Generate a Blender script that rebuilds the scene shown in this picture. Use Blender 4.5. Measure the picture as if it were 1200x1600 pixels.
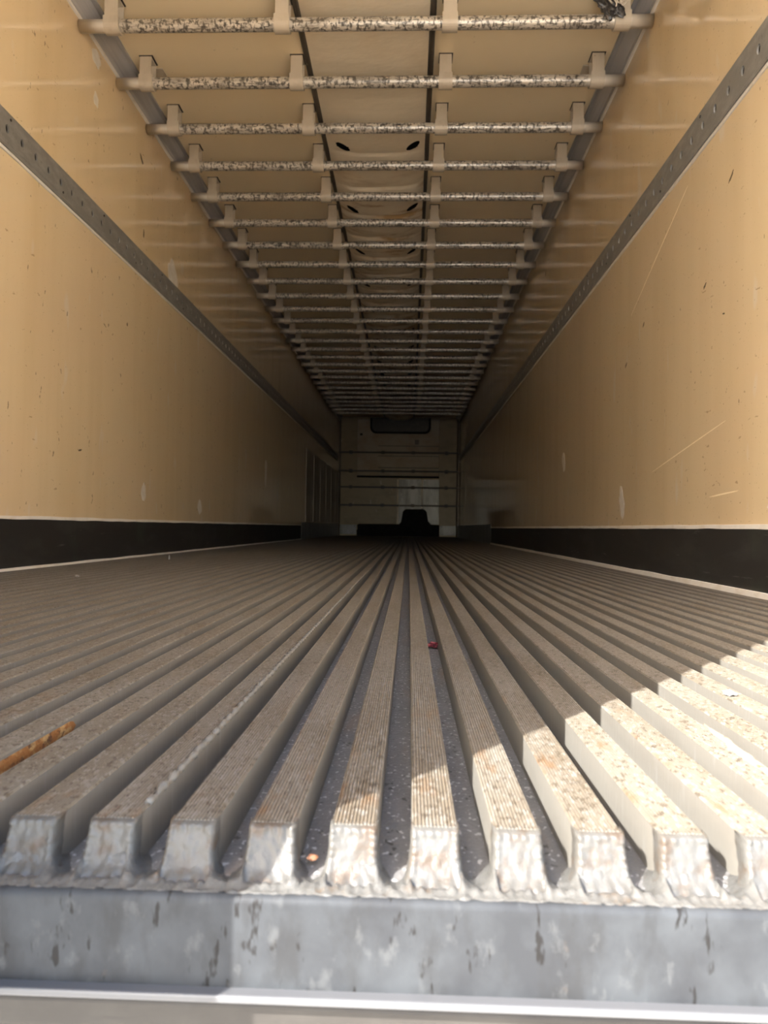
import bpy, bmesh, math, random
from mathutils import Matrix, Vector, noise as mnoise

for o in list(bpy.data.objects):
    bpy.data.objects.remove(o)
scene = bpy.context.scene
C = scene.collection
random.seed(7)

# ------------------------------------------------------------------ camera
FPX = 1133.15
CAM = Vector((0.2281, -0.402, 0.178))
YAW, PIT, ROL = -0.0345, 0.0212, 0.0143
fw = Vector((math.sin(YAW) * math.cos(PIT), math.cos(YAW) * math.cos(PIT), math.sin(PIT)))
rt = Vector((math.cos(YAW), -math.sin(YAW), 0))
up = rt.cross(fw)
r2 = math.cos(ROL) * rt + math.sin(ROL) * up
u2 = -math.sin(ROL) * rt + math.cos(ROL) * up
cd = bpy.data.cameras.new('camera')
cam = bpy.data.objects.new('camera', cd)
C.objects.link(cam)
cd.sensor_fit = 'HORIZONTAL'
cd.sensor_width = 36
cd.lens = FPX / 1200 * 36
cd.clip_start = 0.02
cd.clip_end = 500
cam.matrix_world = Matrix(((r2.x, u2.x, -fw.x, CAM.x), (r2.y, u2.y, -fw.y, CAM.y), (r2.z, u2.z, -fw.z, CAM.z), (0, 0, 0, 1)))
cd.dof.use_dof = True
cd.dof.focus_distance = 1.15
cd.dof.aperture_fstop = 34 / 2.3
scene.camera = cam

# ------------------------------------------------------------------ sky, sun, exposure
SUN_AZ = math.radians(39.95)      # heading of the light, from the trailer axis towards its right side
SUN_EL = math.radians(35.3)
w = bpy.data.worlds.new('sky')
scene.world = w
w.use_nodes = True
nt = w.node_tree
bg = nt.nodes['Background']
sky = nt.nodes.new('ShaderNodeTexSky')
sky.sky_type = 'NISHITA'
sky.sun_disc = False
sky.sun_elevation = SUN_EL
sky.sun_rotation = SUN_AZ + math.pi
sky.air_density = 1.0
sky.dust_density = 2.5
sky.ozone_density = 1.0
nt.links.new(sky.outputs[0], bg.inputs[0])
bg.inputs[1].default_value = 0.195
sd = bpy.data.lights.new('sun', 'SUN')
sd.energy = 4.1
sd.angle = 0.0060
sd.color = (1.0, 0.98, 0.945)
sun = bpy.data.objects.new('sun', sd)
C.objects.link(sun)
sdir = Vector((math.sin(SUN_AZ) * math.cos(SUN_EL), math.cos(SUN_AZ) * math.cos(SUN_EL), -math.sin(SUN_EL)))
sun.rotation_euler = sdir.to_track_quat('-Z', 'Y').to_euler()
sun.location = (-4, -5, 6)
vs = scene.view_settings
vs.view_transform = 'Standard'
vs.look = 'None'
vs.gamma = 1
vs.use_curve_mapping = False
vs.exposure = 2.8

# ------------------------------------------------------------------ materials
def mat(name, base, rough=0.5, metal=0.0, layers=(), bump=(), spec=0.5, rnd=False, coat=0.0, coat_rough=0.1, k=1.0):
    """layers: (scale xyz, lo, hi, colour, strength, detail[, (axis, a, b)] ); bump: (scale xyz, strength, distance, detail)"""
    base = tuple(k * c for c in base)
    layers = [ly[:3] + (tuple(k * c for c in ly[3]),) + ly[4:] for ly in layers]
    m = bpy.data.materials.new(name)
    m.use_nodes = True
    t = m.node_tree
    L = t.links
    p = t.nodes['Principled BSDF']
    p.inputs['Roughness'].default_value = rough
    p.inputs['Metallic'].default_value = metal
    p.inputs['Specular IOR Level'].default_value = spec
    p.inputs['Coat Weight'].default_value = coat
    p.inputs['Coat Roughness'].default_value = coat_rough
    p.inputs['Coat IOR'].default_value = 1.8
    tc = t.nodes.new('ShaderNodeTexCoord')
    co = tc.outputs['Object']
    if rnd:
        oi = t.nodes.new('ShaderNodeObjectInfo')
        ml = t.nodes.new('ShaderNodeMath')
        ml.operation = 'MULTIPLY'
        ml.inputs[1].default_value = 37.0
        L.new(oi.outputs['Random'], ml.inputs[0])
        ad = t.nodes.new('ShaderNodeVectorMath')
        ad.operation = 'ADD'
        L.new(co, ad.inputs[0])
        L.new(ml.outputs[0], ad.inputs[1])
        con = ad.outputs[0]
    else:
        con = co
    sep = None

    def nz(scale, detail, sd_):
        mp = t.nodes.new('ShaderNodeMapping')
        mp.inputs['Scale'].default_value = scale
        mp.inputs['Location'].default_value = (sd_ * 3.7, sd_ * 1.9, sd_ * 5.3)
        L.new(con, mp.inputs[0])
        n = t.nodes.new('ShaderNodeTexNoise')
        n.inputs['Scale'].default_value = 1.0
        n.inputs['Detail'].default_value = detail
        n.inputs['Roughness'].default_value = 0.58
        L.new(mp.outputs[0], n.inputs['Vector'])
        return n.outputs['Fac']
    col = t.nodes.new('ShaderNodeRGB')
    col.outputs[0].default_value = (*base, 1)
    cur = col.outputs[0]
    for q_, ly in enumerate(layers):
        sc, lo, hi, c, st, det = ly[:6]
        mr = t.nodes.new('ShaderNodeMapRange')
        mr.inputs['From Min'].default_value = lo
        mr.inputs['From Max'].default_value = hi
        mr.inputs['To Min'].default_value = 0
        mr.inputs['To Max'].default_value = st
        L.new(nz(sc, det, q_ + 1), mr.inputs['Value'])
        f = mr.outputs[0]
        if len(ly) > 6:
            ax, a, b = ly[6]
            if sep is None:
                sep = t.nodes.new('ShaderNodeSeparateXYZ')
                L.new(co, sep.inputs[0])
            src = sep.outputs['XYZ'.index(ax[-1])]
            if ax[0] == '|':
                ab = t.nodes.new('ShaderNodeMath')
                ab.operation = 'ABSOLUTE'
                L.new(src, ab.inputs[0])
                src = ab.outputs[0]
            mk_ = t.nodes.new('ShaderNodeMapRange')
            mk_.inputs['From Min'].default_value = a
            mk_.inputs['From Max'].default_value = b
            L.new(src, mk_.inputs['Value'])
            mu = t.nodes.new('ShaderNodeMath')
            mu.operation = 'MULTIPLY'
            L.new(f, mu.inputs[0])
            L.new(mk_.outputs[0], mu.inputs[1])
            f = mu.outputs[0]
        mx = t.nodes.new('ShaderNodeMix')
        mx.data_type = 'RGBA'
        L.new(f, mx.inputs[0])
        L.new(cur, mx.inputs[6])
        mx.inputs[7].default_value = (*c, 1)
        cur = mx.outputs[2]
    L.new(cur, p.inputs['Base Color'])
    prev = None
    for q_, (sc, st, dist, det) in enumerate(bump):
        b = t.nodes.new('ShaderNodeBump')
        b.inputs['Strength'].default_value = st
        b.inputs['Distance'].default_value = dist
        L.new(nz(sc, det, q_ + 11), b.inputs['Height'])
        if prev:
            L.new(prev, b.inputs['Normal'])
        prev = b.outputs[0]
    if prev:
        L.new(prev, p.inputs['Normal'])
        if coat:
            L.new(prev, p.inputs['Coat Normal'])
    return m

CREAM = (0.74, 0.57, 0.345)
M = {}
M['wall'] = mat('cream_panel', CREAM, 0.3, layers=[
    ((1.0, 5.0, 0.35), 0.45, 0.75, (0.62, 0.45, 0.24), 0.55, 3),
    ((1.0, 1.3, 1.6), 0.50, 0.75, (0.73, 0.54, 0.34), 0.6, 3),
    ((1.0, 8.0, 3.0), 0.66, 0.72, (0.74, 0.66, 0.55), 0.55, 2),
    ((1.0, 45.0, 20.0), 0.715, 0.74, (0.16, 0.10, 0.045), 0.85, 2),
    ((1.0, 22.0, 60.0), 0.71, 0.74, (0.34, 0.21, 0.09), 0.7, 2),
    ((1.0, 110.0, 110.0), 0.73, 0.76, (0.30, 0.19, 0.08), 0.6, 1)],
    bump=[((1, 3.5, 2.0), 0.5, 0.006, 1), ((1, 11, 4), 0.3, 0.0012, 1)], spec=0.4, coat=1.0, coat_rough=0.04)
M['bulk'] = mat('olive_bulkhead_panel', (0.22, 0.165, 0.085), 0.4, layers=[((3, 1, 5), 0.45, 0.7, (0.15, 0.105, 0.05), 0.7, 4), ((9, 1, 4), 0.66, 0.74, (0.5, 0.45, 0.36), 0.5, 3)])
M['ceil'] = mat('cream_roof_panel', (0.87, 0.72, 0.485), 0.4, layers=[
    ((2, 1.2, 1), 0.5, 0.75, (0.81, 0.65, 0.41), 0.6, 3), ((30, 30, 1), 0.73, 0.76, (0.3, 0.2, 0.1), 0.4, 2)],
    bump=[((2.5, 3, 1), 0.25, 0.01, 1)])
M['trim'] = mat('grey_aluminium_trim', (0.42, 0.405, 0.40), 0.5, 0.2, layers=[
    ((40, 1.5, 40), 0.45, 0.7, (0.26, 0.25, 0.25), 0.6, 2)], bump=[((80, 1, 80), 0.2, 0.002, 2)])
M['rail'] = mat('dull_galvanised_rail', (0.22, 0.21, 0.195), 0.55, 0.3, layers=[
    ((10, 12, 30), 0.45, 0.72, (0.33, 0.31, 0.28), 0.7, 4), ((60, 120, 40), 0.60, 0.75, (0.12, 0.11, 0.1), 0.6, 3)],
    bump=[((50, 90, 50), 0.2, 0.001, 3)])
M['seal'] = mat('pale_sealant', (0.62, 0.58, 0.52), 0.6, k=1.15, layers=[((20, 12, 20), 0.5, 0.75, (0.45, 0.38, 0.28), 0.6, 3)])
M['kick'] = mat('black_kick_plate', (0.017, 0.0155, 0.014), 0.62, k=1.2, layers=[
    ((5, 3, 9), 0.5, 0.75, (0.035, 0.034, 0.03), 0.7, 4), ((5, 6, 60), 0.68, 0.74, (0.10, 0.095, 0.085), 0.5, 3),
    ((5, 4, 3), 0.58, 0.75, (0.03, 0.04, 0.028), 0.7, 3)], bump=[((30, 20, 60), 0.2, 0.002, 3)], spec=0.3)
M['pipe'] = mat('worn_pipe', (0.62, 0.56, 0.47), 0.32, 0.25, layers=[
    ((75, 45, 45), 0.50, 0.58, (0.05, 0.04, 0.03), 0.85, 7, ('|X', 1.06, 1.03)),
    ((30, 120, 120), 0.53, 0.60, (0.04, 0.033, 0.026), 0.75, 6, ('|X', 1.07, 1.02)),
    ((7, 30, 30), 0.50, 0.68, (0.15, 0.12, 0.09), 0.6, 5, ('|X', 1.06, 1.03))],
    bump=[((60, 120, 120), 0.3, 0.001, 4)], rnd=True)
M['hanger'] = mat('painted_steel_strap', (0.52, 0.445, 0.34), 0.5, 0.1, layers=[
    ((25, 25, 12), 0.5, 0.75, (0.42, 0.35, 0.26), 0.7, 3), ((90, 90, 90), 0.71, 0.76, (0.08, 0.06, 0.04), 0.7, 3)], rnd=True)
M['gasket'] = mat('black_gap_seal', (0.03, 0.022, 0.016), 0.7, layers=[((40, 40, 40), 0.4, 0.7, (0.06, 0.04, 0.03), 0.6, 2)])
M['fabric'] = mat('coated_duct_fabric', (0.80, 0.69, 0.52), 0.55, layers=[
    ((3, 2.5, 2), 0.5, 0.75, (0.70, 0.56, 0.38), 0.7, 3),
    ((4, 10.0, 2), 0.50, 0.66, (0.40, 0.22, 0.06), 0.8, 4, ('Y', 3.9, 4.5))],
    bump=[((9, 14, 5), 0.5, 0.01, 3)])
M['darkrail'] = mat('dark_seam_channel', (0.085, 0.07, 0.055), 0.45, 0.4, layers=[
    ((60, 4, 60), 0.45, 0.7, (0.17, 0.14, 0.11), 0.7, 3), ((40, 18, 40), 0.68, 0.74, (0.3, 0.26, 0.2), 0.6, 2)])
M['ribtop'] = mat('dirty_ridged_aluminium', (0.57, 0.50, 0.40), 0.55, 0.0, k=0.235, spec=0.3, layers=[
    ((14, 5, 9), 0.42, 0.66, (0.42, 0.335, 0.235), 0.8, 5),
    ((260, 130, 50), 0.54, 0.62, (0.78, 0.72, 0.63), 0.7, 2),
    ((220, 150, 50), 0.55, 0.64, (0.20, 0.15, 0.10), 0.75, 3),
    ((40, 14, 30), 0.60, 0.72, (0.52, 0.27, 0.11), 0.6, 3, ('Y', 0.55, 0.15))],
    bump=[((300, 160, 60), 0.45, 0.0012, 3)], rnd=True)
M['ribside'] = mat('scuffed_aluminium_side', (0.56, 0.525, 0.455), 0.45, 0.0, k=0.25, spec=0.2, layers=[
    ((10, 8, 40), 0.45, 0.72, (0.46, 0.42, 0.36), 0.6, 4),
    ((20, 130, 22), 0.60, 0.72, (0.68, 0.66, 0.61), 0.6, 3)],
    bump=[((60, 220, 40), 0.25, 0.0008, 3)], rnd=True)
M['groove'] = mat('gritty_groove_pan', (0.15, 0.145, 0.14), 0.45, 0.1, k=0.85, layers=[
    ((60, 22, 30), 0.45, 0.7, (0.22, 0.21, 0.2), 0.7, 4),
    ((230, 150, 50), 0.62, 0.68, (0.62, 0.6, 0.57), 0.6, 1),
    ((170, 110, 50), 0.65, 0.69, (0.03, 0.026, 0.022), 0.85, 2),
    ((30, 8, 30), 0.58, 0.75, (0.2, 0.13, 0.08), 0.5, 3)],
    bump=[((350, 220, 50), 0.5, 0.0015, 2)])
M['weld'] = mat('lumpy_weld_metal', (0.60, 0.585, 0.545), 0.4, 0.05, k=0.135, spec=0.35, layers=[
    ((60, 60, 60), 0.48, 0.72, (0.46, 0.44, 0.40), 0.7, 3),
    ((70, 70, 70), 0.60, 0.72, (0.46, 0.28, 0.14), 0.55, 3),
    ((200, 200, 200), 0.66, 0.74, (0.2, 0.17, 0.14), 0.5, 2)],
    bump=[((350, 350, 350), 0.5, 0.0015, 3)], rnd=True)
M['cap'] = mat('welded_rib_cap', (0.60, 0.58, 0.53), 0.45, 0.05, k=0.11, spec=0.3, layers=[
    ((70, 70, 50), 0.45, 0.7, (0.50, 0.44, 0.36), 0.7, 4),
    ((60, 60, 70), 0.50, 0.66, (0.46, 0.27, 0.14), 0.65, 4),
    ((160, 40, 160), 0.62, 0.72, (0.70, 0.69, 0.67), 0.5, 2)],
    bump=[((400, 400, 300), 0.4, 0.0012, 3)], rnd=True)
M['sill'] = mat('scratched_galvanised_sill', (0.205, 0.22, 0.235), 0.5, 0.0, k=0.19, spec=0.1, layers=[
    ((16, 10, 14), 0.40, 0.62, (0.115, 0.12, 0.13), 0.85, 6),
    ((50, 20, 22), 0.50, 0.66, (0.11, 0.11, 0.11), 0.6, 5),
    ((120, 30, 38), 0.64, 0.69, (0.05, 0.045, 0.04), 0.85, 3),
    ((90, 20, 55), 0.60, 0.72, (0.36, 0.37, 0.37), 0.45, 5),
    ((25, 20, 30), 0.66, 0.76, (0.42, 0.28, 0.17), 0.6, 3)],
    bump=[((160, 60, 90), 0.25, 0.0008, 4)])
M['lip'] = mat('bright_sill_lip', (0.74, 0.74, 0.76), 0.4, 0.1, k=0.105, layers=[((30, 30, 30), 0.55, 0.75, (0.55, 0.55, 0.58), 0.5, 3)])
M['beam'] = mat('weathered_brown_beam', (0.20, 0.165, 0.13), 0.65, 0.0, k=0.09, layers=[
    ((30, 20, 50), 0.42, 0.65, (0.30, 0.26, 0.21), 0.8, 4), ((16, 20, 120), 0.58, 0.72, (0.09, 0.07, 0.055), 0.8, 3),
    ((20, 20, 60), 0.64, 0.74, (0.45, 0.42, 0.36), 0.6, 3)])
M['rust'] = mat('orange_rust', (0.44, 0.18, 0.04), 0.8, 0.0, k=0.45, layers=[
    ((90, 60, 90), 0.48, 0.58, (0.72, 0.46, 0.18), 0.85, 5), ((130, 90, 130), 0.54, 0.64, (0.12, 0.04, 0.012), 0.9, 4)],
    bump=[((250, 200, 250), 0.6, 0.002, 3)])
M['cover'] = mat('dull_unit_cover', (0.28, 0.235, 0.17), 0.45, 0.1, layers=[((4, 4, 6), 0.45, 0.7, (0.22, 0.145, 0.08), 0.7, 4)])
M['black'] = mat('black_rubber_and_hollow_shade', (0.007, 0.007, 0.0075), 0.7, spec=0.1, layers=[((20, 20, 20), 0.4, 0.7, (0.016, 0.016, 0.017), 0.7, 2)])  # also paints the darkness of rail holes, cover gap and duct slits
M['darkbar'] = mat('dark_guard_rail', (0.035, 0.03, 0.025), 0.5, layers=[((20, 20, 20), 0.5, 0.7, (0.06, 0.05, 0.04), 0.6, 2)])
M['plate'] = mat('grey_wear_plate', (0.22, 0.225, 0.225), 0.4, 0.2, layers=[
    ((5, 14, 1.2), 0.42, 0.65, (0.09, 0.09, 0.085), 0.8, 4), ((20, 20, 14), 0.66, 0.74, (0.45, 0.45, 0.45), 0.6, 3)])
M['lining'] = mat('reflection_streaked_sheet', (0.40, 0.38, 0.35), 0.35, 0.3, layers=[((5, 9, 0.6), 0.44, 0.60, (0.16, 0.12, 0.08), 0.85, 4), ((5, 16, 5), 0.62, 0.72, (0.5, 0.5, 0.5), 0.5, 3)])  # streak colours paint the vertical reflections of the metal sheet
M['palestrip'] = mat('pale_batten', (0.62, 0.55, 0.42), 0.5, layers=[((10, 10, 5), 0.5, 0.7, (0.5, 0.42, 0.3), 0.6, 3)])
M['plastic'] = mat('torn_black_plastic', (0.03, 0.026, 0.023), 0.35, layers=[((60, 60, 60), 0.52, 0.6, (0.10, 0.09, 0.08), 0.7, 3)])
M['string'] = mat('pale_plastic_strand', (0.62, 0.55, 0.44), 0.5, layers=[((90, 90, 90), 0.5, 0.7, (0.4, 0.33, 0.25), 0.7, 3)])
M['petal'] = mat('dried_red_leaf', (0.20, 0.02, 0.03), 0.6, layers=[((200, 200, 200), 0.5, 0.65, (0.42, 0.16, 0.13), 0.7, 3), ((150, 150, 150), 0.58, 0.66, (0.02, 0.008, 0.008), 0.8, 2)])
M['chip'] = mat('white_chip', (0.82, 0.80, 0.76), 0.5, k=0.4, layers=[((200, 200, 200), 0.5, 0.7, (0.7, 0.64, 0.55), 0.6, 2)])
M['splinter'] = mat('pale_splinter', (0.78, 0.66, 0.48), 0.6, k=0.3, layers=[((150, 60, 150), 0.56, 0.66, (0.35, 0.14, 0.05), 0.8, 3)])
M['stone'] = mat('orange_pebble', (0.60, 0.26, 0.12), 0.6, layers=[((500, 500, 500), 0.5, 0.7, (0.7, 0.45, 0.3), 0.6, 2)])
M['ground'] = mat('yard_concrete', (0.56, 0.52, 0.45), 0.8, layers=[((0.6, 0.6, 1), 0.4, 0.7, (0.48, 0.44, 0.38), 0.7, 4), ((8, 8, 1), 0.6, 0.72, (0.22, 0.2, 0.18), 0.6, 4)])
M['door'] = mat('white_door_skin', (0.70, 0.68, 0.63), 0.4, layers=[((2, 2, 1), 0.5, 0.75, (0.55, 0.52, 0.46), 0.6, 3)])

# ------------------------------------------------------------------ mesh helpers
def mesh(name, V, F, m, smooth=False, mids=None):
    me = bpy.data.meshes.new(name)
    me.from_pydata([tuple(v) for v in V], [], F)
    for mm in (m if isinstance(m, (list, tuple)) else [m]):
        me.materials.append(mm)
    if mids:
        me.polygons.foreach_set('material_index', mids)
    if smooth:
        me.polygons.foreach_set('use_smooth', [True] * len(me.polygons))
    bm = bmesh.new()
    bm.from_mesh(me)
    bmesh.ops.recalc_face_normals(bm, faces=bm.faces)
    bm.to_mesh(me)
    bm.free()
    me.update()
    return me

def ob(name, me, parent=None, loc=(0, 0, 0), rz=0.0):
    o = bpy.data.objects.new(name, me)
    C.objects.link(o)
    o.location = loc
    o.rotation_euler = (0, 0, rz)
    if parent:
        o.parent = parent
    return o

def tag(o, label, cat, group=None):
    o['label'] = label
    o['category'] = cat
    if group:
        o['group'] = group
    return o

def struct(o):
    o['kind'] = 'structure'
    return o

def thing(name, label, cat, loc=(0, 0, 0), rz=0.0, group=None):
    return tag(ob(name, None, None, loc, rz), label, cat, group)

def box(x0, x1, y0, y1, z0, z1):
    V = [(x, y, z) for x in (x0, x1) for y in (y0, y1) for z in (z0, z1)]
    F = [(0, 1, 3, 2), (4, 6, 7, 5), (0, 4, 5, 1), (2, 3, 7, 6), (0, 2, 6, 4), (1, 5, 7, 3)]
    return V, F

def join(*parts):
    V, F = [], []
    for v, f in parts:
        n = len(V)
        V += list(v)
        F += [tuple(i + n for i in q) for q in f]
    return V, F

def bevel_box(x0, x1, y0, y1, z0, z1, b, seg=2):
    bm = bmesh.new()
    V, F = box(x0, x1, y0, y1, z0, z1)
    vs_ = [bm.verts.new(v) for v in V]
    for f in F:
        bm.faces.new([vs_[i] for i in f])
    bmesh.ops.recalc_face_normals(bm, faces=bm.faces)
    bmesh.ops.bevel(bm, geom=list(bm.edges), offset=b, segments=seg, affect='EDGES', profile=0.5)
    V = [v.co.copy() for v in bm.verts]
    bm.verts.index_update()
    F = [tuple(v.index for v in f.verts) for f in bm.faces]
    bm.free()
    return V, F

def extrude(prof, axis, a, b, closed=True):
    """2-D outline swept from a to b along an axis. x: (y,z) outlines, y: (x,z) outlines, z: (x,y) outlines."""
    n = len(prof)
    V = []
    for s in (a, b):
        for p, q in prof:
            V.append({'x': (s, p, q), 'y': (p, s, q), 'z': (p, q, s)}[axis])
    F = [(i, (i + 1) % n, n + (i + 1) % n, n + i) for i in range(n if closed else n - 1)]
    if closed:
        F += [tuple(range(n - 1, -1, -1)), tuple(range(n, 2 * n))]
    return V, F

def tube(pts, rad, seg=10, cap=True):
    V, F = [], []
    n = len(pts)
    for i, p in enumerate(pts):
        p = Vector(p)
        d = (Vector(pts[min(i + 1, n - 1)]) - Vector(pts[max(i - 1, 0)])).normalized()
        a = d.cross(Vector((0, 0, 1)))
        if a.length < 0.05:
            a = d.cross(Vector((1, 0, 0)))
        a.normalize()
        b = d.cross(a)
        r = rad(i) if callable(rad) else rad
        for k in range(seg):
            t = 2 * math.pi * k / seg
            V.append(p + (a * math.cos(t) + b * math.sin(t)) * r)
    for i in range(n - 1):
        for k in range(seg):
            F.append((i * seg + k, i * seg + (k + 1) % seg, (i + 1) * seg + (k + 1) % seg, (i + 1) * seg + k))
    if cap:
        F += [tuple(range(seg)), tuple(range((n - 1) * seg, n * seg))]
    return V, F

def nz3(x, y, z):
    return mnoise.noise(Vector((x, y, z)))

HW = 1.23           # half the inner width
YF = 14.49          # front bulkhead
ZC = 2.452          # ceiling
H = 0.030           # rib height
PITCH, RIB0, RW = 0.0485, 0.2462, 0.0275

# ------------------------------------------------------------------ the setting
g = struct(ob('ground', mesh('ground', *box(-45, 45, -60, 40, -1.45, -1.3), M['ground'])))
wl = struct(ob('wall_left', mesh('wall_left', *box(-HW - 0.07, -HW, 0.0, YF + 0.1, -0.12, ZC + 0.08), M['wall'])))
wr = struct(ob('wall_right', mesh('wall_right', *box(HW, HW + 0.07, 0.0, YF + 0.1, -0.12, ZC + 0.08), M['wall'])))
wf = struct(ob('wall_front', mesh('wall_front', *box(-HW, HW, YF, YF + 0.1, -0.12, ZC + 0.08), M['bulk'])))
ce = struct(ob('ceiling', mesh('ceiling', *box(-HW, HW, 0.0, YF, ZC, ZC + 0.08), M['ceil'])))
fl = struct(ob('floor', mesh('floor', *box(-HW, HW, 0.03, YF, -0.12, -H), M['groove'])))

# corner trims between walls and ceiling: a slanted two-step aluminium cove
def cove(s):
    pr = [(HW, 2.372), (HW - 0.012, 2.374), (HW - 0.014, 2.392), (HW - 0.052, 2.438), (HW - 0.070, 2.440), (HW - 0.070, ZC), (HW, ZC)]
    return extrude([(s * x, z) for x, z in pr], 'y', 0.0, YF)
for k, s in ((1, -1), (2, 1)):
    t = struct(ob('trim_%d' % k, mesh('trim', *cove(s), M['trim'])))
    sl = extrude([(s * (HW - 0.0), 2.360), (s * (HW - 0.006), 2.362), (s * (HW - 0.009), 2.374), (s * HW, 2.374)], 'y', 0, YF)
    ob('sealant_bead', mesh('sealant_bead', *sl, M['seal']), t)

# black kick plates with a pale bead above and an aluminium edge strip along the floor
KICK_TOP = 0.190
def wavy_strip(s, z0, z1, thick, y0, y1, amp, seed):
    n = 240
    V, F = [], []
    for i in range(n + 1):
        y = y0 + (y1 - y0) * (i / n) ** 1.5
        a = amp * nz3(y * 4, seed, 0.3)
        b = amp * nz3(y * 7, seed + 4, 0.7)
        x0, x1 = s * (HW + 0.001), s * (HW - thick)
        V += [(x0, y, z0 + b), (x1, y, z0 + b + 0.001), (x1, y, z1 + a - 0.001), (x0, y, z1 + a)]
    for i in range(n):
        for k in range(4):
            F.append((i * 4 + k, i * 4 + (k + 1) % 4, i * 4 + 4 + (k + 1) % 4, i * 4 + 4 + k))
    F += [(0, 1, 2, 3), tuple(4 * n + k for k in (3, 2, 1, 0))]
    return V, F
for name, s, yend in (('baseboard_left', -1, 9.35), ('baseboard_right', 1, 8.45)):
    b = struct(ob(name, mesh(name, *extrude([(s * HW, -H), (s * (HW - 0.004), -H), (s * (HW - 0.004), KICK_TOP - 0.002), (s * (HW - 0.001), KICK_TOP), (s * HW, KICK_TOP)], 'y', 0.0, yend), M['kick'])))
    ob('sealant_bead', mesh('sealant_bead', *wavy_strip(s, KICK_TOP - 0.002, KICK_TOP + 0.012, 0.006, 0, yend, 0.003, s * 5.0), M['seal']), b)
    ob('floor_edge_strip', mesh('floor_edge_strip', *wavy_strip(s, -H, 0.010, 0.012, 0, yend, 0.002, s * 9.0), M['seal']), b)

# ------------------------------------------------------------------ the ribbed floor
def rib_mesh():
    nr = 11
    hw = RW / 2
    top = []
    st = (RW - 0.003) / nr
    for i in range(nr):
        x = -hw + 0.0015 + i * st
        top += [(x + st * 0.02, -0.0010), (x + st * 0.28, 0.0), (x + st * 0.70, 0.0), (x + st * 0.94, -0.0010)]
    prof = [(-hw, -H - 0.002), (-hw + 0.0002, -0.0016)] + [(-hw + 0.0010, -0.0002)] + top + [(hw - 0.0010, -0.0002), (hw - 0.0002, -0.0016), (hw, -H - 0.002)]
    ys = [0.036, 0.15, 0.4, 0.9, 2.0, 4.0, 8.0, YF - 0.01]
    n = len(prof)
    V, F, I = [], [], []
    for y in ys:
        V += [(x, y, z) for x, z in prof]
    for j in range(len(ys) - 1):
        for i in range(n - 1):
            F.append((j * n + i, j * n + i + 1, (j + 1) * n + i + 1, (j + 1) * n + i))
            I.append(1 if (i == 0 or i == n - 2) else 0)
    F += [tuple(range(n)), tuple(range((len(ys) - 1) * n, len(ys) * n))]
    I += [1, 1]
    return mesh('rib', V, F, [M['ribtop'], M['ribside']], mids=I)

def cap_mesh(seed):
    """the slanted, weld-edged plate that closes a rib's rear end"""
    us = [-1.35, -1.18, -1.06] + [-1 + 2 * i / 22 for i in range(23)] + [1.06, 1.18, 1.35]
    nt_ = 22
    V, F = [], []
    rr = random.Random(seed)
    ph = [rr.uniform(0, 6) for _ in range(6)]
    lean = rr.uniform(0.010, 0.015)
    for j in range(nt_ + 1):
        t = j / nt_
        hw = 0.0139 + 0.0012 * t + 0.0042 * t ** 5 + 0.0005 * nz3(t * 6, seed, 1)
        yb = 0.0325 - lean * t - 0.006 * t ** 6
        z = 0.0006 - 0.0300 * t
        for u in us:
            uc = max(-1, min(1, u))
            x = uc * hw * (1.0 if abs(u) <= 1 else 1.03)
            y = yb
            e = abs(uc)
            if abs(u) <= 1:
                side = max(0, 1 - abs(e - 0.86) / 0.16)
                bead = side * (0.0010 + 0.0011 * math.sin(t * 46 + ph[0 if u < 0 else 1]))
                topb = max(0, 1 - abs(t - 0.10) / 0.09) * (0.0007 + 0.0008 * math.sin(u * 17 + ph[2]))
                botb = max(0, 1 - abs(t - 0.90) / 0.12) * (0.0014 + 0.0013 * math.sin(u * 13 + ph[3]))
                y -= bead + topb + botb
                y += 0.0022 * max(0, (e - 0.93) / 0.07)
            else:
                y += 0.0022 + (abs(u) - 1) * 0.030
            y += 0.0010 * nz3(x * 260, z * 260, seed * 3.1)
            zz = z + 0.0004 * nz3(x * 300, y * 300, seed * 1.7)
            if j == 0:
                y += 0.008
                zz = -0.0004
            V.append((x, y, zz))
    n = len(us)
    for j in range(nt_):
        for i in range(n - 1):
            F.append((j * n + i, j * n + i + 1, (j + 1) * n + i + 1, (j + 1) * n + i))
    return mesh('end_cap', V, F, M['cap'], smooth=True)

RM = rib_mesh()
CM = [cap_mesh(k + 1) for k in range(7)]
ribs = {}
for k in range(-30, 21):
    x = RIB0 + k * PITCH
    if abs(x) > HW - 0.016:
        continue
    r = ob('rib', RM, fl, (x, 0, 0))
    ob('end_cap', CM[(k * 3) % 7], r)
    ribs[k] = r

# a rib edge with a chewed, weld-like burr
def burr(y0, y1, n, rad, seed):
    pts = []
    for i in range(n + 1):
        y = y0 + (y1 - y0) * i / n
        pts.append((RW / 2 - 0.0022 + 0.0014 * nz3(y * 60, seed, 0), y, -0.0008 + 0.0012 * nz3(y * 90, seed, 4)))
    return tube(pts, lambda i: rad * (0.75 + 0.5 * nz3(i * 0.45, seed, 2) + 0.25 * math.sin(i * 1.1)), 8)
ob('weld_burr', mesh('weld_burr', *burr(0.06, 2.3, 560, 0.0032, 3.0), M['ribside'], smooth=True), ribs[-4])['label'] = 'lumpy pale weld burr along the rib edge'
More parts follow.
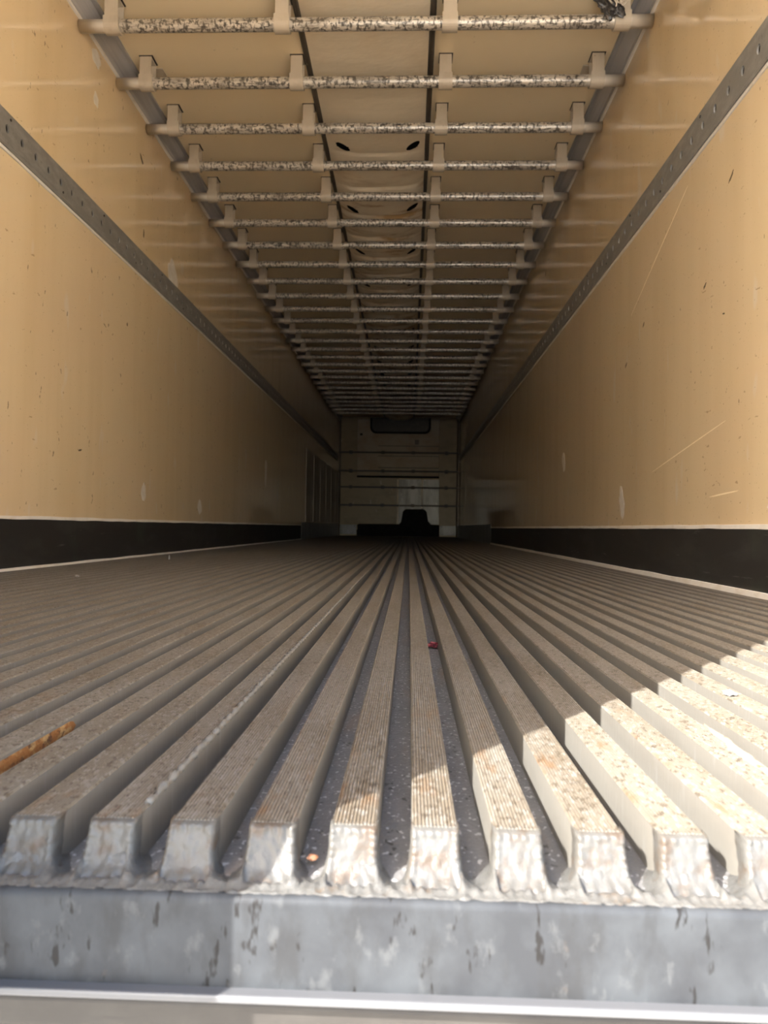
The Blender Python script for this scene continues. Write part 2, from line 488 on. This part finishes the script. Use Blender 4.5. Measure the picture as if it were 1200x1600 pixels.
# rust-eaten strip on the side of a rib
def rust_strip():
    V, F = [], []
    n = 60
    for i in range(n + 1):
        t = i / n
        y = 0.045 + 0.222 * t
        e = 1.0 if t < 0.93 else math.sqrt(max(0, 1 - ((t - 0.93) / 0.07) ** 2))
        zc = -0.0098
        hh = 0.0058 * e + 0.0003
        for q in range(5):
            z = zc + hh * (q / 2 - 1)
            d = 0.0007 if 0 < q < 4 else 0.0
            V.append((RW / 2 + d * (0.7 + 0.6 * nz3(y * 120, z * 300, 1)), y, z))
    for i in range(n):
        for q in range(4):
            F.append((i * 5 + q, i * 5 + q + 1, i * 5 + q + 6, i * 5 + q + 5))
    return V, F
ob('rust_strip', mesh('rust_strip', *rust_strip(), M['rust'], smooth=True), ribs[-7])['label'] = 'orange rusted strip on the rib side'

# ------------------------------------------------------------------ rear sill
sill = thing('rear_sill', 'scratched grey metal sill across the open rear end of the ribbed floor', 'sill', (0, 0, -0.13))
def sl_prof():
    p = [(0.05, -0.080), (0.05, -0.033), (0.020, -0.031)]
    for i in range(7):
        a = math.pi / 2 * i / 6
        p.append((0.004 - 0.004 * math.sin(a), -0.0315 + 0.0045 * math.cos(a)))
    p += [(0.0, -0.080)]
    return [(y, z + 0.13) for y, z in p]
ob('sill_beam', mesh('sill_beam', *extrude(sl_prof(), 'x', -HW, HW), M['sill']), sill)
lp = bevel_box(-HW, HW, -0.0075, 0.04, 0.049, 0.0535, 0.0012)
ob('sill_lip', mesh('sill_lip', *lp, M['lip'], smooth=False), sill)
def weld_seam():
    xs = []
    x = -HW
    while x < HW:
        xs.append(x)
        x += 0.0014 if -0.15 < x < 0.62 else 0.005
    xs.append(HW)
    ys = [0.070, 0.060, 0.052, 0.046, 0.041, 0.037, 0.033, 0.029, 0.025, 0.022, 0.019, 0.0165, 0.014, 0.0115, 0.009, 0.0065, 0.004, 0.0025]
    V, F = [], []
    for y in ys:
        for x in xs:
            k = math.floor((x - RIB0) / PITCH + 0.5)
            u = x - RIB0 - k * PITCH                     # distance from the nearest rib centre
            gap = max(0.0, abs(u) - RW / 2)
            wob = nz3(k * 3.3, math.copysign(1, u) * 7.7, 2.2)
            z = -0.0315
            z += 0.0045 * max(0, min(1, (0.030 - y) / 0.016))                     # weld bed on the sill
            front = max(0, min(1, (0.058 + 0.012 * wob - y) / 0.030))
            z += (0.012 + 0.006 * wob) * math.exp(-gap / 0.0045) * front ** 1.5 * max(0, min(1, (y - 0.010) / 0.014)) * (1 if gap > 0 else max(0, min(1, (y - 0.020) / 0.006)))
            if y < 0.034:
                z += 0.0016 * nz3(x * 170, y * 170, 1.0) + 0.0010 * nz3(x * 420, y * 420, 5.0)
            if 0.006 < y < 0.021:                                           # rows of overlapping bead ripples
                z += 0.0019 * abs(math.sin(x * 520 + 2.2 * nz3(x * 30, 0, 9))) * max(0, 1 - abs(y - 0.0135) / 0.0075)
            if y < 0.004:
                z = -0.0285
            V.append((x, y, z + 0.13))
    n = len(xs)
    for j in range(len(ys) - 1):
        for i in range(n - 1):
            F.append((j * n + i, j * n + i + 1, (j + 1) * n + i + 1, (j + 1) * n + i))
    return V, F
ob('weld_seam', mesh('weld_seam', *weld_seam(), M['weld'], smooth=True), sill)

beam = thing('rear_crossmember', 'weathered brown cross beam directly under the grey rear sill', 'beam', (0, 0.018, -0.36))
ob('beam_face', mesh('beam_face', *bevel_box(-HW, HW, 0.002, 0.12, 0.0, 0.279, 0.002), M['beam']), beam)
ob('beam_ledge', mesh('beam_ledge', *bevel_box(-HW, HW, -0.006, 0.05, 0.250, 0.2665, 0.002), M['beam']), beam)

# ------------------------------------------------------------------ perforated load rails on both walls
def load_rail(s):
    z0, z1, zm = 1.512, 1.643, 1.582
    th = 0.006
    st = 0.1
    y0 = 0.06
    V, F, I = [], [], []
    n = 16
    cnt = int((YF - 0.3 - y0) / st)
    xo, xi = s * (HW - th), s * (HW + 0.012)
    for c in range(cnt):
        yc = y0 + 0.05 + c * st
        b = len(V)
        hole = [(yc + 0.0105 * math.cos(2 * math.pi * k / n), zm + 0.0155 * math.sin(2 * math.pi * k / n)) for k in range(n)]
        out = []
        for k in range(n):
            a = 2 * math.pi * k / n
            cx, sx = math.cos(a), math.sin(a)
            q = 1 / max(abs(cx), abs(sx))
            out.append((yc + cx * q * st / 2, (zm + sx * q * ((z1 - zm) if sx > 0 else (zm - z0 - 0.018)))))
        V += [(xo, y, z) for y, z in out] + [(xo, y, z) for y, z in hole] + [(s * (HW - 0.0005), y, z) for y, z in hole]
        for k in range(n):
            k2 = (k + 1) % n
            F.append((b + k, b + k2, b + n + k2, b + n + k)); I.append(0)
            F.append((b + n + k, b + n + k2, b + 2 * n + k2, b + 2 * n + k)); I.append(0)
        F.append(tuple(b + 2 * n + k for k in range(n))); I.append(1)  # black disc paints the dark depth of the hole
    ye = y0 + cnt * st
    # lower flange, edges and ends
    pr = [(HW, z1), (HW - th, z1), (HW - th, zm - (zm - z0 - 0.018)), (HW - 0.010, z0 + 0.012), (HW - 0.010, z0), (HW, z0)]
    for a, bb in ((0, 1), (2, 3), (3, 4), (4, 5)):
        b = len(V)
        V += [(s * pr[a][0], y0, pr[a][1]), (s * pr[bb][0], y0, pr[bb][1]), (s * pr[bb][0], ye, pr[bb][1]), (s * pr[a][0], ye, pr[a][1])]
        F.append((b, b + 1, b + 2, b + 3)); I.append(0)
    for y in (y0, ye):
        b = len(V)
        V += [(s * p, y, q) for p, q in pr]
        F.append(tuple(range(b, b + len(pr)))); I.append(0)
    return V, F, I
for s, lab in ((-1, 'grey perforated load rail on the cream wall above the shaded floor edge'),
               (1, 'grey perforated load rail on the cream wall above the sunlit floor corner')):
    t = thing('load_rail', lab, 'rail', (s * HW, 0, 1.512))
    V, F, I = load_rail(s)
    V = [(x - s * HW, y, z - 1.512) for x, y, z in V]
    ob('perforated_strip', mesh('perforated_strip', V, F, [M['rail'], M['black']], mids=I), t)
    V, F = wavy_strip(s, 1.500, 1.514, 0.005, 0.05, YF - 0.3, 0.002, s * 2.0)
    ob('sealant_bead', mesh('sealant_bead', [(x - s * HW, y, z - 1.512) for x, y, z in V], F, M['seal']), t)
    for k in range(14):
        y = 2.13 + k * 0.4
        z = 0.036 if k % 2 else 0.112
        V, F = tube([(-s * 0.004, y, z), (-s * 0.0085, y, z)], 0.005, 8)
        ob('rivet', mesh('rivet', V, F, M['gasket']), t)

# ------------------------------------------------------------------ fabric air duct along the ceiling
XL, XR = -0.293, 0.304
duct = thing('air_duct', 'cream fabric air duct with dark slits stretched along the middle of the ceiling', 'air duct', (0, 0, ZC))
NB, Y1, SB, ZB, RB = 27, 2.657, 0.4065, 2.335, 0.0265
holes = []
for j in range(13):
    y = 3.80 + 0.775 * j
    holes += [(-0.190, y + 0.01, 0.056, 0.027, 0.95), (0.222, y + 0.005, 0.056, 0.027, -0.95)]
def duct_fabric():
    nx = 56
    ys = []
    y = 0.1
    while y < YF - 0.2:
        ys.append(y)
        y += 0.02 if y < 2.2 else (0.0125 if y < 7 else 0.03)
    def zf(x, y):
        u = (x - XL) / (XR - XL) * 2 - 1
        ramp = max(0, min(1, (y - 3.35) / 1.0))
        ph = ((y - Y1) / SB) % 1.0
        sag = (1 - abs(u) ** 3) * (0.012 + ramp * (0.030 + 0.040 * max(0.0, math.sin(math.pi * (ph + 0.12) / 1.12)) ** 0.8))
        wr_ = ramp * 0.010 * nz3(x * 9 + y * 5, y * 6 - x * 4, 0.4) + 0.002 * nz3(x * 5, y * 6, 3)
        wr_ *= (1 - u ** 4)
        return ZC - 0.014 - sag + wr_
    V, F = [], []
    grid = []
    for y in ys:
        row = []
        for i in range(nx + 1):
            x = XL + (XR - XL) * i / nx
            row.append([x, y])
        grid.append(row)
    inside = set()
    for j, row in enumerate(grid):
        for i, p in enumerate(row):
            for hx, hy, a, b, rot in holes:
                if abs(p[1] - hy) > 0.09:
                    continue
                dx, dy = p[0] - hx, p[1] - hy
                c, s_ = math.cos(rot), math.sin(rot)
                e1, e2 = (dx * c + dy * s_) / a, (-dx * s_ + dy * c) / b
                d = math.hypot(e1, e2)
                if d < 0.78:
                    inside.add((i, j))
                elif d < 1.45 and d > 0:
                    k_ = 1 / d
                    e1, e2 = e1 * k_ * a, e2 * k_ * b
                    if d < 1.25:
                        p[0], p[1] = hx + e1 * c - e2 * s_, hy + e1 * s_ + e2 * c
    for j, row in enumerate(grid):
        for x, y in row:
            V.append((x, y, zf(x, y) - ZC))
    n = nx + 1
    for j in range(len(ys) - 1):
        for i in range(nx):
            q = ((i, j), (i + 1, j), (i + 1, j + 1), (i, j + 1))
            if any(t in inside for t in q):
                continue
            F.append((j * n + i, j * n + i + 1, (j + 1) * n + i + 1, (j + 1) * n + i))
    return V, F
ob('duct_fabric', mesh('duct_fabric', *duct_fabric(), M['fabric'], smooth=True), duct)
ob('duct_shade_sheet', mesh('duct_shade_sheet', *box(XL, XR, 0.1, YF - 0.2, -0.003, -0.0005), M['black']), duct)  # added black sheet stands in for the shade inside the duct
for x in (XL, XR):
    pr = [(x - 0.014, 0.0), (x - 0.014, -0.016), (x - 0.009, -0.022), (x + 0.009, -0.022), (x + 0.014, -0.016), (x + 0.014, 0.0)]
    ob('retaining_channel', mesh('retaining_channel', *extrude(pr, 'y', 0.05, YF - 0.15), M['darkrail']), duct)

# ------------------------------------------------------------------ ceiling cross bars with strap hangers
def pipe_mesh():
    n, sg = 24, 20
    pts = [(-1.228 + 2.456 * i / n, 0, 0) for i in range(n + 1)]
    V, F = tube(pts, RB, sg, cap=False)
    b = len(V)
    for e, x in ((0, -1.228), (n, 1.228)):          # open pipe ends: a short inner wall
        for k in range(sg):
            v = Vector(V[e * sg + k])
            V.append(Vector((x + (0.03 if e == 0 else -0.03), v.y * 0.86, v.z * 0.86)))
    for q, e in ((0, 0), (1, n)):
        for k in range(sg):
            F.append((e * sg + k, e * sg + (k + 1) % sg, b + q * sg + (k + 1) % sg, b + q * sg + k))
        F.append(tuple(b + q * sg + k for k in range(sg)))
    return mesh('pipe', V, F, M['pipe'], smooth=True)
def strap_mesh(wd):
    """narrow strap pair from the ceiling down to the sleeve"""
    r = RB + 0.003
    a = bevel_box(-wd / 2, wd / 2, -r - 0.005, -r, 0.012, ZC - ZB - 0.003, 0.0012, 1)
    b = bevel_box(-wd / 2, wd / 2, r, r + 0.005, 0.012, ZC - ZB - 0.003, 0.0012, 1)
    c = bevel_box(-wd / 2, wd / 2, -r - 0.002, r + 0.002, ZC - ZB - 0.012, ZC - ZB - 0.005, 0.001, 1)
    return mesh('hanger', *join(a, b, c), M['hanger'])
def sleeve_mesh(wd):
    """the wider wrapped part that carries the bar"""
    ro, ri = RB + 0.0095, RB + 0.0005
    po = [(-ro, 0.026)] + [(-ro * math.cos(t), -ro * math.sin(t)) for t in [math.pi * i / 14 for i in range(15)]] + [(ro, 0.026)]
    pi_ = [(ri, 0.026)] + [(ri * math.cos(t), -ri * math.sin(t)) for t in [math.pi * i / 14 for i in range(15)]] + [(-ri, 0.026)]
    prof = po + pi_
    V, F = extrude(prof, 'x', -wd / 2, wd / 2)
    # end faces as quads around the U
    F = F[:-2]
    n = len(prof)
    h = len(po)
    for off in (0, n):
        for i in range(h - 1):
            F.append((off + i, off + i + 1, off + n - 2 - i, off + n - 1 - i))
    return mesh('sleeve', V, F, M['hanger'])
def gasket_mesh(wd):
    return mesh('seal_and_shadow_line', *box(-wd / 2 - 0.003, wd / 2 + 0.006, -RB - 0.0105, RB + 0.012, ZC - ZB - 0.004, ZC - ZB), M['gasket'])  # dark pad draws the black sealant and the shadow line at the ceiling
PM, SM, VM, GM = pipe_mesh(), strap_mesh(0.058), sleeve_mesh(0.066), gasket_mesh(0.058)
ORD = ('first second third fourth fifth sixth seventh eighth ninth tenth eleventh twelfth thirteenth fourteenth fifteenth '
       'sixteenth seventeenth eighteenth nineteenth twentieth twenty-first twenty-second twenty-third twenty-fourth '
       'twenty-fifth twenty-sixth twenty-seventh').split()
HX = (-1.0804, -0.3431, 0.3742, 1.0990)
for i in range(NB):
    j = random.uniform(-0.006, 0.006) if i not in (0, 1, 2) else 0
    lab = 'mottled steel cross bar on strap hangers under the ceiling, %s from the open rear end' % ORD[i]
    if i == NB - 1:
        lab = 'mottled steel cross bar under the ceiling, closest to the front bulkhead'
    t = thing('ceiling_bar', lab, 'bar', (0, Y1 + i * SB, ZB), 0, 'cross bars hung under the ceiling')
    ob('pipe', PM, t, (j, 0, 0))
    for x in HX:
        hx = x + random.uniform(-0.006, 0.006) * (i > 2)
        h = ob('hanger', SM, t, (hx, 0, 0))
        ob('sleeve', VM, h, (random.uniform(-0.002, 0.002), 0, 0))
        ob('seal_and_shadow_line', GM, h)
    if i == 1:
        for x, s in ((HX[0], 1), (HX[3], -1)):
            V, F = bevel_box(-0.03, 0.03, 0.06, 0.19, ZC - ZB - 0.006, ZC - ZB, 0.001, 1)
            ob('bracket_pad', mesh('bracket_pad', V, F, M['hanger']), t, (x + 0.02 * s, 0, 0))

# torn plastic caught behind the first bar
pw = thing('torn_plastic', 'torn black plastic with pale strands caught on the first ceiling bar', 'plastic scrap', (1.03, Y1 - 0.045, ZB))
def rag():
    bm = bmesh.new()
    bmesh.ops.create_icosphere(bm, subdivisions=4, radius=1.0)
    for v in bm.verts:
        c = v.co.copy()
        d = 1 + 0.55 * nz3(c.x * 1.7 + 3, c.y * 1.7, c.z * 1.7) + 0.30 * nz3(c.x * 4, c.y * 4 + 5, c.z * 4)
        v.co = Vector((c.x * 0.052 * d, c.y * 0.022 * d, c.z * 0.062 * d + 0.050))
        v.co.x += 0.25 * (0.06 - v.co.z)
    bm.verts.index_update()
    V = [v.co.copy() for v in bm.verts]
    F = [tuple(v.index for v in f.verts) for f in bm.faces]
    bm.free()
    return V, F
ob('plastic_wad', mesh('plastic_wad', *rag(), M['plastic']), pw)
for q in range(5):
    pts = []
    for k in range(24):
        a = k / 23
        pts.append((-0.045 + 0.03 * q * 0.5 + 0.055 * a + 0.015 * nz3(a * 4, q, 1), -0.030 - 0.012 * math.sin(a * 3) + 0.01 * nz3(a * 5, q, 7), 0.10 - 0.09 * a + 0.04 * nz3(a * 3.5, q * 2.0, 3)))
    ob('strand', mesh('strand', *tube(pts, 0.0035, 6), M['string'], smooth=True), pw)

# ------------------------------------------------------------------ front bulkhead fittings
def rounded_rect(x0, x1, z0, z1, r, top=True):
    p = []
    cs = [(x0 + r, z0 + r, 180), (x1 - r, z0 + r, 270)]
    for cx, cz, a0 in cs:
        for i in range(7):
            a = math.radians(a0 + 15 * i)
            p.append((cx + r * math.cos(a), cz + r * math.sin(a)))
    p += [(x1, z1), (x0, z1)]
    return p
unit = thing('cooling_unit', 'dull grey cooling unit cover high on the front bulkhead', 'cooling unit', (0, YF, 1.21))
def rel(VF, o):
    return [(x - o[0], y - o[1], z - o[2]) for x, y, z in VF[0]], VF[1]
UO = (0, YF, 1.21)
ob('cover_panel', mesh('cover_panel', *rel(bevel_box(-0.85, 0.83, YF - 0.06, YF, 1.235, 2.40, 0.01), UO), M['cover']), unit)
ob('side_panel', mesh('side_panel', *rel(bevel_box(-0.845, -0.42, YF - 0.068, YF - 0.058, 1.24, 2.39, 0.003), UO), M['cover']), unit)
ob('bottom_gap_shade', mesh('bottom_gap_shade', *rel(box(-0.85, 0.83, YF - 0.05, YF, 1.20, 1.235), UO), M['black']), unit)  # solid black strip painted for the dark gap under the cover
for z0, z1, n in ((1.84, 1.855, 'slat'), (1.69, 1.735, 'slat'), (1.635, 1.65, 'slat'), (1.39, 1.41, 'slat'), (1.31, 1.35, 'slat')):
    ob(n, mesh(n, *rel(bevel_box(-0.42, 0.82, YF - 0.069, YF - 0.058, z0, z1, 0.002, 1), UO), M['darkrail']), unit)
ob('junction_box', mesh('junction_box', *rel(bevel_box(0.33, 0.41, YF - 0.075, YF - 0.058, 1.88, 1.98, 0.004), UO), M['darkrail']), unit)
ob('latch', mesh('latch', *rel(bevel_box(-0.80, -0.745, YF - 0.078, YF - 0.066, 2.06, 2.10, 0.003), UO), M['black']), unit)
o = ob('outlet_rim', mesh('outlet_rim', *rel(extrude(rounded_rect(-0.59, 0.65, 2.10, 2.42, 0.12), 'y', YF - 0.12, YF - 0.05), UO), M['black']), unit)
ob('outlet_recess_shade', mesh('outlet_recess_shade', *rel(extrude(rounded_rect(-0.55, 0.61, 2.135, 2.415, 0.10), 'y', YF - 0.126, YF - 0.118), UO), M['darkbar']), o)  # solid dark plate stands in for the shade in the outlet recess
RL = {1.71: 'highest', 1.33: 'second highest', 1.0: 'second lowest', 0.63: 'lowest'}
for z, wd in RL.items():
    t = thing('guard_rail', 'thin dark horizontal rail across the front bulkhead, the %s of four' % wd, 'rail', (0, YF, z), 0, 'rails across the bulkhead')
    dd = 0.078 if z > 1.2 else 0.02
    ob('bar', mesh('bar', *bevel_box(-HW + 0.002, HW - 0.002, -dd - 0.014, -dd + 0.004, -0.018, 0.018, 0.003), M['darkbar']), t)
    for x in (-0.98, -0.32, 0.30, 0.98):
        sf = -0.0695 if (z > 1.2 and abs(x) < 0.8) else (-0.0085 if (z < 1.2 and x == 0.30) else -0.0005)
        ob('mount', mesh('mount', *bevel_box(x - 0.035, x + 0.035, -dd - 0.012, sf, -0.032, 0.036, 0.006), M['darkbar']), t)
pp = ob('patch_plate', mesh('patch_plate', *bevel_box(-0.43, 0.42, -0.008, 0.0, 0.0, 0.92, 0.002), M['plate']), wf, (0.42, YF, 0.25))
pp['label'] = 'grey metal patch plate with pale battens'
for x in (-0.43, 0.07):
    ob('batten', mesh('batten', *bevel_box(x - 0.018, x + 0.018, -0.016, -0.006, 0.0 if x < 0 else 0.33, 0.92, 0.002), M['palestrip']), pp)
ho = [(-0.84, 0.0), (-0.84, 0.12), (-0.82, 0.13), (-0.83, 0.22), (-0.80, 0.245), (0.03, 0.25), (0.07, 0.30), (0.10, 0.50)]
ho += [(0.13, 0.54), (0.17, 0.56), (0.52, 0.56), (0.56, 0.54), (0.59, 0.50), (0.62, 0.32), (0.68, 0.25), (0.85, 0.245), (0.85, 0.0)]
tag(ob('return_air_opening', mesh('return_air_opening', *extrude([(x, z - 0.001) for x, z in ho], 'y', -0.07, -0.0175), M['black']), None, (0, YF, 0)),  # solid black outline stands in for the darkness of the air opening
    'solid black shape for the dark return air opening with a raised hump at the foot of the bulkhead', 'air opening')
for x0, x1, lab in ((-1.225, -0.85, 'pale grey wear plate in the bottom bulkhead corner away from the patch plate'),
                    (0.86, 1.225, 'pale grey wear plate in the bottom corner of the bulkhead beside the patch plate')):
    xc = (x0 + x1) / 2
    t = thing('wear_plate', lab, 'plate', (xc, YF, 0.0), 0, 'wear plates at the bulkhead foot')
    ob('sheet', mesh('sheet', *bevel_box(x0 - xc, x1 - xc, -0.012, 0, 0.03, 0.225, 0.002), M['plate']), t)
    for dx in (-0.15, 0.15):
        ob('rivet', mesh('rivet', *tube([(dx, -0.01, 0.2), (dx, -0.018, 0.2)], 0.01, 8), M['darkbar']), t)
for s, y0, z1, wall in ((-1, 9.37, 1.30, wl), (1, 8.47, 0.235, wr)):
    t = ob('lining_sheet', mesh('lining_sheet', *bevel_box(min(0, -s * 0.004), max(0, -s * 0.004), 0, YF - y0 - 0.02, -0.03, 0.235, 0.001, 1), M['plate']), wall, (s * HW, y0, 0))
    t['label'] = 'dull grey metal sheet low on the wall'
    if z1 > 0.5:
        y = 0.4
        while y < YF - y0 - 0.3:
            ob('panel', mesh('panel', *bevel_box(min(0, -s * 0.003), max(0, -s * 0.003), y, y + 0.78, 0.245, z1 - 0.02, 0.001, 1), M['lining']), t)
            y += 0.82
for k, s in ((3, -1), (4, 1)):
    struct(ob('trim_%d' % k, mesh('trim', *extrude([(s * HW, YF), (s * HW, YF - 0.035), (s * (HW - 0.012), YF - 0.035), (s * (HW - 0.04), YF - 0.010), (s * (HW - 0.04), YF)], 'z', -0.03, ZC), M['darkrail'])))

# ------------------------------------------------------------------ open rear door leaf (outside the doorway)
hinge = Vector((-1.275, -0.012))
edge = Vector((0.097 - 0.642 * 0.29, -0.7667 * 0.29))      # the leaf stands ajar; its free edge casts the diagonal shadow
dv = edge - hinge
dl = dv.length
d1 = struct(ob('door_1', mesh('door', *bevel_box(0, dl, -0.06, 0.0, -0.075, 2.75, 0.004), M['door']), None, (hinge.x, hinge.y, 0), math.atan2(dv.y, dv.x)))
for z in (0.25, 1.25, 2.25):
    ob('hinge', mesh('hinge', *bevel_box(-0.03, 0.16, -0.074, -0.058, z - 0.04, z + 0.04, 0.004), M['trim']), d1)
ob('lock_rod', mesh('lock_rod', *tube([(dl - 0.18, -0.075, -0.06), (dl - 0.18, -0.075, 2.7)], 0.017, 12), M['trim']), d1)

# ------------------------------------------------------------------ chipped paint, gouges and scratches on the panels
M['chalk'] = mat('bare_grey_patch', (0.62, 0.56, 0.47), 0.5, layers=[((40, 40, 40), 0.45, 0.65, (0.72, 0.68, 0.62), 0.7, 3)])
M['gouge'] = mat('dark_gouge', (0.09, 0.06, 0.03), 0.7, layers=[((60, 60, 60), 0.45, 0.65, (0.09, 0.06, 0.035), 0.7, 3)])
M['scratch'] = mat('pale_scratch', (0.86, 0.74, 0.52), 0.5, layers=[((30, 30, 30), 0.45, 0.65, (0.78, 0.62, 0.38), 0.7, 3)])
def wall_mark(s, y, z, hy, hz, m, nm, seed, skew=0.0):
    n = 18
    pts = []
    for i in range(n):
        a = 2 * math.pi * i / n
        r = 1 + 0.55 * nz3(math.cos(a) * 1.3 + seed, math.sin(a) * 1.3, seed * 0.7)
        dy, dz = hy * r * math.cos(a), hz * r * math.sin(a)
        pts.append((dy, dz + skew * dy))
    V, F = extrude(pts, 'x', 0.0005 * s, -0.0006 * s)
    ob(nm, mesh(nm, V, F, m), wl if s < 0 else wr, (s * HW, y, z))
MARKS = [(-1, 2.83, 2.30, 0.05, 0.035, 'chalk', 0), (-1, 2.83, 2.12, 0.025, 0.03, 'chalk', 0), (-1, 3.40, 2.13, 0.0220, 0.0121, 'gouge', -0.6),
         (-1, 3.93, 1.70, 0.09, 0.075, 'chalk', -0.3), (-1, 3.53, 0.35, 0.03, 0.045, 'chalk', 0.1), (-1, 4.6, 0.30, 0.05, 0.05, 'chalk', 0),
         (-1, 6.9, 0.72, 0.05, 0.14, 'chalk', 0), (-1, 3.45, 1.75, 0.0066, 0.0220, 'gouge', 0.8), (-1, 2.98, 1.12, 0.0121, 0.0022, 'gouge', -0.4),
         (-1, 2.75, 0.50, 0.0165, 0.0044, 'gouge', 0.2), (-1, 3.25, 1.2, 0.0066, 0.0088, 'gouge', 0.0),
         (1, 1.60, 0.28, 0.06, 0.045, 'chalk', -0.5), (1, 3.05, 0.31, 0.045, 0.055, 'chalk', 0.6), (1, 4.35, 0.62, 0.05, 0.06, 'chalk', 0.4),
         (1, 2.30, 0.475, 0.34, 0.0022, 'scratch', -0.16), (1, 1.95, 0.30, 0.12, 0.002, 'scratch', -0.05), (1, 2.55, 1.32, 0.34, 0.0022, 'scratch', -0.42),
         (1, 2.10, 1.02, 0.0121, 0.0055, 'gouge', -0.5), (1, 1.90, 1.30, 0.0165, 0.0055, 'gouge', -0.7), (1, 3.0, 0.95, 0.0110, 0.0066, 'gouge', -0.6),
         (1, 1.95, 0.88, 0.0083, 0.0033, 'gouge', 0.3), (1, 5.05, 2.10, 0.0165, 0.0165, 'gouge', -0.5), (1, 2.75, 1.07, 0.0099, 0.0066, 'gouge', -0.8)]
for q, (s, y, z, hy, hz, mn, sk) in enumerate(MARKS):
    wall_mark(s, y, z, hy, hz, M[mn], {'chalk': 'paint_chip', 'gouge': 'gouge', 'scratch': 'scratch'}[mn], q * 1.37 + 0.4, sk)

# ------------------------------------------------------------------ debris on the floor
def lump(sx, sy, sz, seed, rough=0.45, sub=3):
    bm = bmesh.new()
    bmesh.ops.create_icosphere(bm, subdivisions=sub, radius=1)
    for v in bm.verts:
        c = v.co
        d = 1 + rough * nz3(c.x * 1.6 + seed, c.y * 1.6, c.z * 1.6) + rough * 0.5 * nz3(c.x * 4, c.y * 4 + seed, c.z * 4)
        v.co = Vector((c.x * sx * d, c.y * sy * d, c.z * sz * d))
    z0 = min(v.co.z for v in bm.verts)
    for v in bm.verts:
        v.co.z -= z0
    bm.verts.index_update()
    V = [v.co.copy() for v in bm.verts]
    F = [tuple(v.index for v in f.verts) for f in bm.faces]
    bm.free()
    return V, F
tag(ob('dried_leaf', mesh('dried_leaf', *lump(0.0085, 0.009, 0.005, 2.0, 0.8), M['petal']), None, (0.2744, 0.86, -H - 0.0005)),
    'small crumpled dark red leaf lying in a floor groove', 'leaf')
tag(ob('pebble', mesh('pebble', *lump(0.0030, 0.0022, 0.0017, 5.0), M['stone'], smooth=True), None, (0.1717, 0.046, -H + 0.0028)),
    'tiny orange pebble in a groove close to the welded sill', 'pebble')
def splinter():
    n = 30
    V, F = [], []
    for i in range(n + 1):
        t = i / n
        y = (t - 0.5) * 0.15
        wv = 0.0042 * math.sin(math.pi * min(1, t * 1.05 + 0.02)) ** 0.6 * (1 + 0.5 * nz3(t * 9, 3, 0)) + 0.0004
        xo = 0.0035 * nz3(t * 5, 0, 2)
        V += [(xo - wv, y, 0), (xo - wv * 0.6, y, 0.0022), (xo + wv * 0.6, y, 0.0018), (xo + wv, y, 0)]
    for i in range(n):
        for k in range(4):
            F.append((i * 4 + k, i * 4 + (k + 1) % 4, i * 4 + 4 + (k + 1) % 4, i * 4 + 4 + k))
    F += [(0, 1, 2, 3), (4 * n + 3, 4 * n + 2, 4 * n + 1, 4 * n)]
    return V, F
rx = RIB0 + 5 * PITCH
tag(ob('splinter', mesh('splinter', *splinter(), M['splinter']), None, (RIB0 + 5 * PITCH + 0.011, 0.205, -0.0004), -0.04),
    'long pale splinter with brown marks lying on a sunlit floor rib', 'splinter')
for x, y, z, sx, sy, sz, sd_, lab in (
        (RIB0 + 7 * PITCH - 0.006, 0.405, -0.0004, 0.006, 0.006, 0.003, 1.0, 'white crumb lying on the sunlit part of the floor'),
        (RIB0 - 25 * PITCH, 3.187, -0.0005, 0.004, 0.006, 0.013, 3.0, 'small upright white shard on the shaded floor, deeper inside'),
        (RIB0 - 23 * PITCH + 0.01, 1.95, -0.0005, 0.007, 0.005, 0.003, 4.0, 'flat white flake on the shaded floor near the kick plate')):
    tag(ob('white_chip', mesh('white_chip', *lump(sx, sy, sz, sd_, 0.7, 2), M['chip']), None, (x, y, z)), lab, 'chip')
